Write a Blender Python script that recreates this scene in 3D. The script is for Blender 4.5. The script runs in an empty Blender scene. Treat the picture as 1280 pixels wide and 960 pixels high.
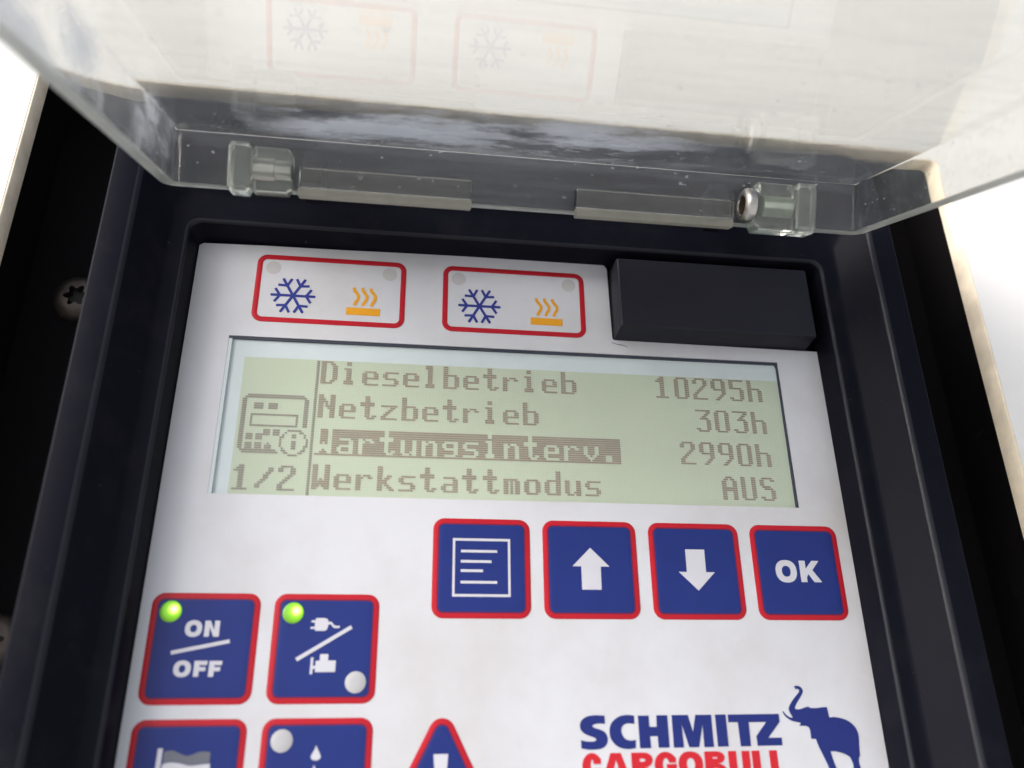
import bpy, bmesh, math, random
from math import sin, cos, pi, radians
from mathutils import Vector, Matrix
from mathutils.geometry import tessellate_polygon

# ----------------------------------------------------------------------------------------------
# Panel space is millimetres on the face of the panel: x right, y down, z into the wall (0 = membrane).
# World: X right, Y into the wall, Z up, metres.
MM = 0.001
def W(p):
    return Vector((p[0] * MM, p[2] * MM, -p[1] * MM))

scene = bpy.context.scene
col = scene.collection

# ------------------------------------------------------------------ camera
R = ((0.99022683, 0.01130825, -0.13900701),
     (0.0436629, 0.921466, 0.38599736),
     (0.13245519, -0.38829439, 0.91196661))
CAM = (-7.32, 39.57, -165.17)
F_PX = 1012.97
def dirw(v):
    return Vector((v[0], v[2], -v[1])).normalized()
cam = bpy.data.cameras.new('camera')
cam_o = bpy.data.objects.new('camera', cam)
col.objects.link(cam_o)
ax, ay, az = dirw(R[0]), -dirw(R[1]), -dirw(R[2])
M4 = Matrix.Identity(4)
for i in range(3):
    M4[i][0], M4[i][1], M4[i][2] = ax[i], ay[i], az[i]
M4.translation = W(CAM)
cam_o.matrix_world = M4
cam.sensor_width = 36.0
cam.lens = F_PX / 1280.0 * 36.0
cam.clip_start = 0.005
cam.clip_end = 100.0
cam.dof.use_dof = True
cam.dof.focus_distance = 0.181
cam.dof.aperture_fstop = 9.5
scene.camera = cam_o

# ------------------------------------------------------------------ sky, sun, exposure
SUN_DIR = Vector((-0.80, -0.42, 0.42)).normalized()       # towards the sun: bright overcast sky, front left
sun_el = math.asin(SUN_DIR.z)
sun_az = math.atan2(SUN_DIR.x, SUN_DIR.y)
world = bpy.data.worlds.new('World')
scene.world = world
world.use_nodes = True
wt = world.node_tree
wt.nodes.clear()
wo = wt.nodes.new('ShaderNodeOutputWorld')
wb = wt.nodes.new('ShaderNodeBackground')
sk = wt.nodes.new('ShaderNodeTexSky')
sk.sky_type = 'NISHITA'
sk.sun_disc = False
sk.sun_elevation = sun_el
sk.sun_rotation = sun_az
sk.air_density = 0.4
sk.dust_density = 3.0
sk.ozone_density = 1.0
wb.inputs['Strength'].default_value = 0.15
hs = wt.nodes.new('ShaderNodeHueSaturation')          # overcast: the sky's blue is washed out
hs.inputs['Saturation'].default_value = 0.5
wt.links.new(sk.outputs[0], hs.inputs['Color'])
# below the horizon: pale ground tone added to the sky for bounce light
wtc = wt.nodes.new('ShaderNodeTexCoord')
wsx = wt.nodes.new('ShaderNodeSeparateXYZ')
wt.links.new(wtc.outputs['Generated'], wsx.inputs[0])
wmr = wt.nodes.new('ShaderNodeMapRange')
wmr.inputs['From Min'].default_value = -0.03
wmr.inputs['From Max'].default_value = 0.03
wt.links.new(wsx.outputs['Z'], wmr.inputs['Value'])
wmx = wt.nodes.new('ShaderNodeMix')
wmx.data_type = 'RGBA'
wmx.inputs[6].default_value = (2.3, 2.27, 2.3, 1)
wt.links.new(wmr.outputs[0], wmx.inputs[0])
wt.links.new(hs.outputs[0], wmx.inputs[7])
wt.links.new(wmx.outputs[2], wb.inputs['Color'])
wt.links.new(wb.outputs[0], wo.inputs['Surface'])
sun = bpy.data.lights.new('sun', 'SUN')
sun.energy = 0.5
sun.angle = radians(50)
sun.color = (1.0, 0.97, 0.93)
sun_o = bpy.data.objects.new('sun', sun)
col.objects.link(sun_o)
sun_o.rotation_euler = SUN_DIR.to_track_quat('Z', 'Y').to_euler()
sun_o.location = (0, -1, 1)
scene.view_settings.view_transform = 'Standard'
scene.view_settings.look = 'None'
scene.view_settings.exposure = 1.05
scene.view_settings.gamma = 1.0
scene.cycles.use_denoising = True
scene.cycles.max_bounces = 16
scene.cycles.transmission_bounces = 14
scene.cycles.sample_clamp_indirect = 6.0

# ------------------------------------------------------------------ materials
def newmat(name):
    m = bpy.data.materials.new(name)
    m.use_nodes = True
    nt = m.node_tree
    b = nt.nodes['Principled BSDF']
    return m, nt, b

def node(nt, kind, **kw):
    n = nt.nodes.new(kind)
    for k, v in kw.items():
        if k in n.inputs.keys():
            n.inputs[k].default_value = v
        else:
            setattr(n, k, v)
    return n

def coords(nt, scale=(1, 1, 1), what='Object', loc=(0, 0, 0)):
    tc = nt.nodes.new('ShaderNodeTexCoord')
    mp = nt.nodes.new('ShaderNodeMapping')
    mp.inputs['Scale'].default_value = scale
    mp.inputs['Location'].default_value = loc
    nt.links.new(tc.outputs[what], mp.inputs['Vector'])
    return mp.outputs['Vector']

def noise(nt, vec, scale, detail=4.0, rough=0.55):
    n = node(nt, 'ShaderNodeTexNoise', Scale=scale, Detail=detail, Roughness=rough)
    nt.links.new(vec, n.inputs['Vector'])
    return n.outputs['Fac']

def ramp(nt, fac, stops):
    r = nt.nodes.new('ShaderNodeValToRGB')
    els = r.color_ramp.elements
    while len(els) < len(stops):
        els.new(0.5)
    for e, (p, c) in zip(els, stops):
        e.position = p
        e.color = (c[0], c[1], c[2], 1) if isinstance(c, (tuple, list)) else (c, c, c, 1)
    nt.links.new(fac, r.inputs['Fac'])
    return r.outputs['Color']

def mixc(nt, fac, a, b, mode='MIX'):
    m = nt.nodes.new('ShaderNodeMix')
    m.data_type = 'RGBA'
    m.blend_type = mode
    for s, v in ((0, fac), (6, a), (7, b)):
        if hasattr(v, 'links') or hasattr(v, 'is_linked'):
            nt.links.new(v, m.inputs[s])
        elif s == 0:
            m.inputs[0].default_value = v
        else:
            m.inputs[s].default_value = (*v, 1)
    return m.outputs[2]

def mul(nt, a, b):
    m = nt.nodes.new('ShaderNodeMath')
    m.operation = 'MULTIPLY'
    nt.links.new(a, m.inputs[0])
    if hasattr(b, 'is_linked'):
        nt.links.new(b, m.inputs[1])
    else:
        m.inputs[1].default_value = b
    return m.outputs[0]

def bump(nt, b, height, strength, dist):
    n = node(nt, 'ShaderNodeBump', Strength=strength, Distance=dist)
    nt.links.new(height, n.inputs['Height'])
    nt.links.new(n.outputs['Normal'], b.inputs['Normal'])

def plain(name, c, rough=0.45, spec=0.5, vary=0.06, metal=0.0):
    m, nt, b = newmat(name)
    v = coords(nt)
    f = noise(nt, v, 160.0)
    lo = tuple(x * (1 - vary) for x in c)
    hi = tuple(min(1, x * (1 + vary)) for x in c)
    nt.links.new(ramp(nt, f, [(0.3, lo), (0.7, hi)]), b.inputs['Base Color'])
    b.inputs['Roughness'].default_value = rough
    b.inputs['Specular IOR Level'].default_value = spec
    b.inputs['Metallic'].default_value = metal
    bump(nt, b, noise(nt, v, 1800.0, 2.0), 0.05, 0.0001)
    return m

def m_membrane():
    m, nt, b = newmat('membrane_white')
    v = coords(nt)
    big = ramp(nt, noise(nt, v, 22.0, 6.0, 0.62), [(0.45, 0.0), (0.70, 1.0)])
    base = mixc(nt, mul(nt, big, 0.5), (0.595, 0.605, 0.64), (0.44, 0.415, 0.39))
    sm = ramp(nt, noise(nt, coords(nt, (1, 1, 1), loc=(3, 1, 2)), 260.0, 3.0), [(0.66, 0.0), (0.74, 1.0)])
    base = mixc(nt, mul(nt, sm, 0.05), base, (0.35, 0.3, 0.27))
    nt.links.new(base, b.inputs['Base Color'])
    b.inputs['Roughness'].default_value = 0.38
    b.inputs['Specular IOR Level'].default_value = 0.4
    bump(nt, b, noise(nt, v, 1400.0, 2.0), 0.06, 0.0002)
    return m

def m_black(name, c=(0.0065, 0.0067, 0.0115), rough=0.38, dust=0.3, spec=0.035):
    m, nt, b = newmat(name)
    v = coords(nt)
    d = ramp(nt, noise(nt, v, 90.0, 8.0, 0.7), [(0.5, 0.0), (0.85, 1.0)])
    base = mixc(nt, mul(nt, d, dust), c, (0.032, 0.031, 0.034))
    sp = ramp(nt, noise(nt, v, 900.0, 2.0), [(0.73, 0.0), (0.78, 1.0)])
    base = mixc(nt, mul(nt, sp, dust * 0.6), base, (0.16, 0.14, 0.12))
    nt.links.new(base, b.inputs['Base Color'])
    nt.links.new(ramp(nt, d, [(0.0, rough), (1.0, rough + 0.2)]), b.inputs['Roughness'])
    b.inputs['Specular IOR Level'].default_value = spec
    bump(nt, b, noise(nt, v, 2600.0, 2.0), 0.12, 0.0001)
    return m

def m_shell():
    m, nt, b = newmat('housing_white_paint')
    v = coords(nt)
    d = ramp(nt, noise(nt, coords(nt, (0.35, 1, 2.2)), 16.0, 7.0, 0.62), [(0.42, 0.0), (0.78, 1.0)])
    base = mixc(nt, mul(nt, d, 0.25), (0.82, 0.81, 0.775), (0.66, 0.63, 0.57))
    sp = ramp(nt, noise(nt, v, 420.0, 2.0), [(0.755, 0.0), (0.79, 1.0)])
    base = mixc(nt, mul(nt, sp, 0.8), base, (0.12, 0.1, 0.09))
    nt.links.new(base, b.inputs['Base Color'])
    b.inputs['Roughness'].default_value = 0.4
    return m

def m_clear():
    """scratched clear plastic: glass with dust and dried smears lying on it"""
    m, nt, b = newmat('clear_plastic')
    b.inputs['Base Color'].default_value = (0.86, 0.862, 0.825, 1)
    b.inputs['Transmission Weight'].default_value = 1.0
    b.inputs['IOR'].default_value = 1.49
    b.inputs['Roughness'].default_value = 0.03
    out = nt.nodes['Material Output']
    dif = nt.nodes.new('ShaderNodeBsdfDiffuse')
    dif.inputs['Color'].default_value = (0.68, 0.73, 0.82, 1)
    tr = nt.nodes.new('ShaderNodeBsdfTranslucent')
    tr.inputs['Color'].default_value = (0.55, 0.58, 0.62, 1)
    dm = nt.nodes.new('ShaderNodeMixShader')
    dm.inputs[0].default_value = 0.4
    nt.links.new(dif.outputs[0], dm.inputs[1])
    nt.links.new(tr.outputs[0], dm.inputs[2])
    # dust film + fine streaks along x + specks
    def add(a, c_):
        q = nt.nodes.new('ShaderNodeMath'); q.operation = 'ADD'; q.use_clamp = True
        nt.links.new(a, q.inputs[0]); nt.links.new(c_, q.inputs[1])
        return q.outputs[0]
    film = ramp(nt, noise(nt, coords(nt, (0.5, 1, 1)), 30.0, 6.0, 0.65), [(0.35, 0.02), (0.8, 0.11)])
    st = ramp(nt, noise(nt, coords(nt, (0.10, 1.3, 1.3)), 330.0, 4.0, 0.6), [(0.53, 0.0), (0.78, 0.12)])
    sp = ramp(nt, noise(nt, coords(nt, (.6, 1, 1)), 800.0, 1.0), [(0.745, 0.0), (0.78, 0.45)])
    tot = add(add(film, st), sp)
    # a dried smear on the plate, a few centimetres from the hinge, and one on the side wall
    tc = nt.nodes.new('ShaderNodeTexCoord')
    sep = nt.nodes.new('ShaderNodeSeparateXYZ')
    nt.links.new(tc.outputs['Object'], sep.inputs[0])
    def window(ch, a, b_, c_, d):
        mr = nt.nodes.new('ShaderNodeMapRange')
        mr.inputs['From Min'].default_value = a
        mr.inputs['From Max'].default_value = d
        nt.links.new(sep.outputs[ch], mr.inputs['Value'])
        L = d - a
        return ramp(nt, mr.outputs[0], [(0.0, 0.0), ((b_ - a) / L, 1.0), ((c_ - a) / L, 1.0), (1.0, 0.0)])
    zone = mul(nt, window('Y', 0.032, 0.040, 0.051, 0.058), window('X', -0.060, -0.045, 0.015, 0.040))
    sm = ramp(nt, noise(nt, coords(nt, (0.45, 1.2, 1.2), loc=(0.4, 0.1, 0.0)), 60.0, 7.0, 0.62), [(0.47, 0.0), (0.54, 0.6)])
    tot = add(tot, mul(nt, sm, zone))
    side = mul(nt, window('X', -0.0775, -0.0762, -0.0732, -0.0725), window('Y', -0.05, 0.0, 0.045, 0.06))
    sm2 = ramp(nt, noise(nt, coords(nt, (1, 0.8, 1.6), loc=(0.1, 0.3, 0.0)), 70.0, 6.0, 0.6), [(0.47, 0.05), (0.62, 0.7)])
    tot = add(tot, mul(nt, sm2, side))
    bump(nt, b, noise(nt, coords(nt, (0.5, 1, 1)), 90.0, 2.0), 0.05, 0.0003)
    mx = nt.nodes.new('ShaderNodeMixShader')
    nt.links.new(tot, mx.inputs[0])
    nt.links.new(b.outputs[0], mx.inputs[1])
    nt.links.new(dm.outputs[0], mx.inputs[2])
    nt.links.new(mx.outputs[0], out.inputs['Surface'])
    return m

def m_glass_simple(name, tint, tw=.9, r0=.06, r1=.22):
    m, nt, b = newmat(name)
    b.inputs['Transmission Weight'].default_value = 0.9
    b.inputs['IOR'].default_value = 1.49
    nt.links.new(ramp(nt, noise(nt, coords(nt), 140.0, 4.0), [(0.3, tuple(x * 0.9 for x in tint)), (0.7, tint)]), b.inputs['Base Color'])
    b.inputs['Transmission Weight'].default_value = tw
    nt.links.new(ramp(nt, noise(nt, coords(nt), 160.0, 3.0), [(0.3, r0), (0.7, r1)]), b.inputs['Roughness'])
    return m

def m_frosted(name='frosted_cream_plastic', c=(0.62, 0.61, 0.53), tw=.72, r=.45):
    m, nt, b = newmat(name)
    nt.links.new(ramp(nt, noise(nt, coords(nt), 300.0, 5.0), [(0.3, tuple(x * .9 for x in c)), (0.7, tuple(x * 1.08 for x in c))]), b.inputs['Base Color'])
    b.inputs['Transmission Weight'].default_value = tw
    b.inputs['Roughness'].default_value = r
    b.inputs['IOR'].default_value = 1.4
    return m

def m_lcd(name, c):
    m, nt, b = newmat(name)
    v = coords(nt)
    base = ramp(nt, noise(nt, v, 30.0, 2.0), [(0.3, tuple(x * 0.95 for x in c)), (0.7, tuple(x * 1.04 for x in c))])
    # the grid of liquid crystal cells, 0.496 mm
    sep = nt.nodes.new('ShaderNodeSeparateXYZ')
    nt.links.new(v, sep.inputs[0])
    f = []
    for ch in ('X', 'Z'):
        fr = nt.nodes.new('ShaderNodeMath'); fr.operation = 'PINGPONG'
        fr.inputs[1].default_value = 0.000248
        nt.links.new(sep.outputs[ch], fr.inputs[0])
        lt = nt.nodes.new('ShaderNodeMath'); lt.operation = 'LESS_THAN'
        lt.inputs[1].default_value = 0.00003
        nt.links.new(fr.outputs[0], lt.inputs[0])
        f.append(lt.outputs[0])
    mxm = nt.nodes.new('ShaderNodeMath'); mxm.operation = 'MAXIMUM'
    nt.links.new(f[0], mxm.inputs[0]); nt.links.new(f[1], mxm.inputs[1])
    base = mixc(nt, mul(nt, mxm.outputs[0], 0.22), base, (0.75, 0.78, 0.68))
    nt.links.new(base, b.inputs['Base Color'])
    b.inputs['Roughness'].default_value = 0.3
    return m

def m_led():
    m, nt, b = newmat('lit_green_led')
    tc = nt.nodes.new('ShaderNodeTexCoord')
    mp = nt.nodes.new('ShaderNodeMapping')
    mp.inputs['Location'].default_value = (-0.0006, 0, -0.0004)
    nt.links.new(tc.outputs['Object'], mp.inputs['Vector'])
    ln = nt.nodes.new('ShaderNodeVectorMath'); ln.operation = 'LENGTH'
    nt.links.new(mp.outputs[0], ln.inputs[0])
    mr = nt.nodes.new('ShaderNodeMapRange')
    mr.inputs['From Max'].default_value = 0.0024
    nt.links.new(ln.outputs['Value'], mr.inputs['Value'])
    colr = ramp(nt, mr.outputs[0], [(0.0, (1.0, 1.0, 0.65)), (0.2, (0.9, 1.0, 0.25)), (0.5, (0.30, 0.80, 0.0)), (1.0, (0.15, 0.45, 0.0))])
    st = ramp(nt, mr.outputs[0], [(0.0, 1.0), (0.22, 0.7), (0.5, 0.3), (1.0, 0.1)])
    nt.links.new(colr, b.inputs['Emission Color'])
    nt.links.new(mul(nt, st, 1.3), b.inputs['Emission Strength'])
    b.inputs['Base Color'].default_value = (0.12, 0.3, 0.02, 1)
    b.inputs['Roughness'].default_value = 0.35
    return m

M = {
    'membrane': m_membrane(),
    'bezel': m_black('black_plastic'),
    'ridge_glint': m_black('black_painted_glint', (0.016, 0.017, 0.023), 0.34, 0.3, 0.14),  # lighter black for the bezel ridges: a highlight line painted into the colour
    'block': m_black('black_plastic_cap', (0.0145, 0.0148, 0.022), 0.45, 0.14, 0.2),
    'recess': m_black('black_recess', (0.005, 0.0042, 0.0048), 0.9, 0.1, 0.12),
    'shell': m_shell(),
    'edge': plain('cream_cut_edge', (0.82, 0.72, 0.56), 0.6, 0.3, 0.15),
    'clear': m_clear(),
    'knuckle': m_glass_simple('cloudy_clear_plastic', (0.86, 0.91, 0.85), .9, .1, .26),
    'rail': m_glass_simple('clear_hinge_rail', (0.93, 0.93, 0.9), 1.0, .02, .06),
    'frosted': m_frosted(),
    'rim': m_frosted('sawn_cover_rim', (0.50, 0.52, 0.48), 0.55, 0.45),
    'sleeve': plain('pale_green_sleeve', (0.42, 0.47, 0.4), 0.5, 0.5, 0.25),
    'steel': plain('dull_steel', (0.55, 0.53, 0.5), 0.33, 0.5, 0.2, 1.0),
    'rust': plain('dirty_steel', (0.075, 0.06, 0.052), 0.5, 0.5, 0.6, 0.8),
    'hole': plain('dark_socket', (0.01, 0.009, 0.008), 0.7),
    'socket': plain('rust_brown_socket', (0.07, 0.045, 0.03), 0.6, 0.3, 0.3),
    'blue': plain('key_blue', (0.012, 0.026, 0.165), 0.4, 0.28, 0.05),
    'red': plain('key_red', (0.44, 0.008, 0.02), 0.4, 0.3, 0.05),
    'overprint': plain('key_red_overprint', (0.17, 0.008, 0.03), 0.4, 0.3, 0.05),
    'print_white': plain('key_white_print', (0.56, 0.56, 0.61), 0.4, 0.4, 0.03),
    'print_grey': plain('key_grey_print', (0.13, 0.14, 0.17), 0.4, 0.4, 0.03),
    'logo_blue': plain('logo_blue', (0.013, 0.024, 0.16), 0.4, 0.3, 0.03),
    'logo_red': plain('logo_red', (0.52, 0.012, 0.022), 0.38, 0.4, 0.03),
    'snow': plain('snow_blue', (0.022, 0.035, 0.24), 0.4, 0.4, 0.03),
    'amber': plain('heat_amber', (0.74, 0.33, 0.012), 0.4, 0.4, 0.03),
    'lamp_off': plain('unlit_lamp_window', (0.485, 0.475, 0.48), 0.4, 0.4, 0.05),
    'lamp_grey': plain('unlit_lamp_grey', (0.45, 0.45, 0.46), 0.3, 0.5, 0.04),
    'led': m_led(),
    'lcd_glass': plain('lcd_pale_border', (0.55, 0.62, 0.63), 0.25, 0.5, 0.02),
    'lcd': m_lcd('lcd_cells', (0.44, 0.505, 0.385)),
    'lcd_ink': plain('lcd_dark_cells', (0.30, 0.268, 0.215), 0.4, 0.4, 0.06),
    'lcd_ink_grey': plain('lcd_dark_cells_grey', (0.27, 0.265, 0.22), 0.4, 0.4, 0.06),
    'lcd_gap': plain('lcd_gap_dark', (0.035, 0.04, 0.06), 0.5),
}

# ------------------------------------------------------------------ mesh helpers
LOC = {}
def empty(name, p, label, cat):
    o = bpy.data.objects.new(name, None)
    col.objects.link(o)
    o.empty_display_size = 0.02
    o.location = W(p)
    LOC[o.name] = W(p)
    o['label'] = label
    o['category'] = cat
    return o

class MB:
    """collects shapes in panel millimetres; build() links them as one mesh object"""
    def __init__(self):
        self.v, self.f, self.mi = [], [], []
    def add(self, vs, fs, mi=0):
        k = len(self.v)
        self.v += [tuple(p) for p in vs]
        self.f += [tuple(i + k for i in f) for f in fs]
        self.mi += [mi] * len(fs)
        return self
    def prism(self, outer, z0, z1, holes=(), mi=0, T=None):
        """outer: (x, y) polygon; from z0 (front) to z1 (back)"""
        loops = [list(outer)] + [list(h) for h in holes]
        flat = [p for l in loops for p in l]
        tris = tessellate_polygon([[Vector((p[0], p[1], 0)) for p in l] for l in loops])
        n = len(flat)
        vs = [(p[0], p[1], z0) for p in flat] + [(p[0], p[1], z1) for p in flat]
        fs = [tuple(t) for t in tris] + [tuple(i + n for i in reversed(t)) for t in tris]
        k = 0
        for l in loops:
            m = len(l)
            for i in range(m):
                a, b = k + i, k + (i + 1) % m
                fs.append((a, b, b + n, a + n))
            k += m
        if T:
            vs = [T(p) for p in vs]
        return self.add(vs, fs, mi)
    def loft(self, rings, cap0=False, cap1=True, mi=0, mis=None, T=None, closed=False):
        n = len(rings[0])
        vs = [p for r in rings for p in r]
        if T:
            vs = [T(p) for p in vs]
        fs, ms = [], []
        R_ = len(rings)
        for k in range(R_ if closed else R_ - 1):
            k2 = (k + 1) % R_
            for i in range(n):
                j = (i + 1) % n
                fs.append((k * n + i, k * n + j, k2 * n + j, k2 * n + i))
                ms.append(mis[k] if mis else mi)
        if not closed and cap0:
            fs.append(tuple(range(n - 1, -1, -1))); ms.append(mis[0] if mis else mi)
        if not closed and cap1:
            fs.append(tuple((R_ - 1) * n + i for i in range(n))); ms.append(mis[-1] if mis else mi)
        k = len(self.v)
        self.v += [tuple(p) for p in vs]
        self.f += [tuple(i + k for i in f) for f in fs]
        self.mi += ms
        return self
    def lathe(self, c, axis, prof, n=40, mi=0, T=None):
        """prof: (radius, offset along axis); axis 'x' or 'z'"""
        rings = []
        for r, h in prof:
            ring = []
            for i in range(n):
                a = 2 * pi * i / n
                if axis == 'z':
                    ring.append((c[0] + r * cos(a), c[1] + r * sin(a), c[2] + h))
                else:
                    ring.append((c[0] + h, c[1] + r * cos(a), c[2] + r * sin(a)))
            rings.append(ring)
        return self.loft(rings, True, True, mi, T=T)
    def build(self, name, mats, parent=None, label=None, smooth=40, bev=0.0):
        if not isinstance(mats, (list, tuple)):
            mats = [mats]
        lo = [min(p[i] for p in self.v) for i in range(3)]
        hi = [max(p[i] for p in self.v) for i in range(3)]
        c = W([(a + b) / 2 for a, b in zip(lo, hi)])
        bm = bmesh.new()
        vs = [bm.verts.new(W(p) - c) for p in self.v]
        bm.verts.ensure_lookup_table()
        for f, mi in zip(self.f, self.mi):
            try:
                fc = bm.faces.new([vs[i] for i in f])
                fc.material_index = mi
            except ValueError:
                pass
        bmesh.ops.recalc_face_normals(bm, faces=bm.faces)
        if bev:
            bmesh.ops.bevel(bm, geom=[e for e in bm.edges if e.is_manifold and e.calc_face_angle(0) > radians(35)],
                            offset=bev * MM, segments=2, profile=0.6, affect='EDGES')
        me = bpy.data.meshes.new(name)
        bm.to_mesh(me)
        bm.free()
        for m in mats:
            me.materials.append(m)
        if smooth:
            me.shade_smooth()
            me.set_sharp_from_angle(angle=radians(smooth))
            for p in me.polygons:
                if len(p.vertices) > 8:
                    p.use_smooth = False
        o = bpy.data.objects.new(name, me)
        col.objects.link(o)
        if parent is not None:
            o.parent = parent
            o.location = c - LOC[parent.name]
        else:
            o.location = c
        LOC[o.name] = c
        if label:
            o['label'] = label
        return o

def rrect(x0, y0, x1, y1, r, z=0.0, n=7):
    r = max(0.001, min(r, (x1 - x0) / 2 - 1e-3, (y1 - y0) / 2 - 1e-3))
    pts = []
    for cx, cy, a0 in ((x1 - r, y0 + r, -pi / 2), (x1 - r, y1 - r, 0), (x0 + r, y1 - r, pi / 2), (x0 + r, y0 + r, pi)):
        for i in range(n + 1):
            a = a0 + pi / 2 * i / n
            pts.append((cx + r * cos(a), cy + r * sin(a), z))
    return pts

def rr_in(x, y, w, h, r, inset, z, n=7):
    return rrect(x + inset, y + inset, x + w - inset, y + h - inset, max(0.02, r - inset), z, n)

def rect2(x0, y0, x1, y1):
    return [(x0, y0), (x1, y0), (x1, y1), (x0, y1)]

def disc(cx, cy, r, n=36):
    return [(cx + r * cos(2 * pi * i / n), cy + r * sin(2 * pi * i / n)) for i in range(n)]

def bar(x0, y0, x1, y1, w):
    d = Vector((x1 - x0, y1 - y0)).normalized()
    nx, ny = -d.y * w / 2, d.x * w / 2
    return [(x0 + nx, y0 + ny), (x0 - nx, y0 - ny), (x1 - nx, y1 - ny), (x1 + nx, y1 + ny)]

def smooth_runs(runs, k=6):
    """runs: lists of points; each run is a Catmull-Rom curve, runs join with corners"""
    out = []
    for run in runs:
        m = len(run)
        if m <= 2:
            out += run
            continue
        for i in range(m - 1):
            p0 = run[max(0, i - 1)]; p1 = run[i]; p2 = run[i + 1]; p3 = run[min(m - 1, i + 2)]
            for s in range(k):
                t = s / k
                q = []
                for a in range(2):
                    q.append(0.5 * (2 * p1[a] + (p2[a] - p0[a]) * t + (2 * p0[a] - 5 * p1[a] + 4 * p2[a] - p3[a]) * t * t
                                    + (-p0[a] + 3 * p1[a] - 3 * p2[a] + p3[a]) * t ** 3))
                out.append(tuple(q))
        out.append(run[-1])
    res = [out[0]]
    for p in out[1:]:
        if abs(p[0] - res[-1][0]) + abs(p[1] - res[-1][1]) > 1e-4:
            res.append(p)
    return res

def sell(x0, y0, x1, y1, e=2.3, n=44):
    cx, cy, a, b = (x0 + x1) / 2, (y0 + y1) / 2, (x1 - x0) / 2, (y1 - y0) / 2
    pts = []
    for i in range(n):
        t = 2 * pi * i / n
        c, s = cos(t), sin(t)
        pts.append((cx + a * math.copysign(abs(c) ** (2 / e), c), cy + b * math.copysign(abs(s) ** (2 / e), s)))
    return pts

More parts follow.
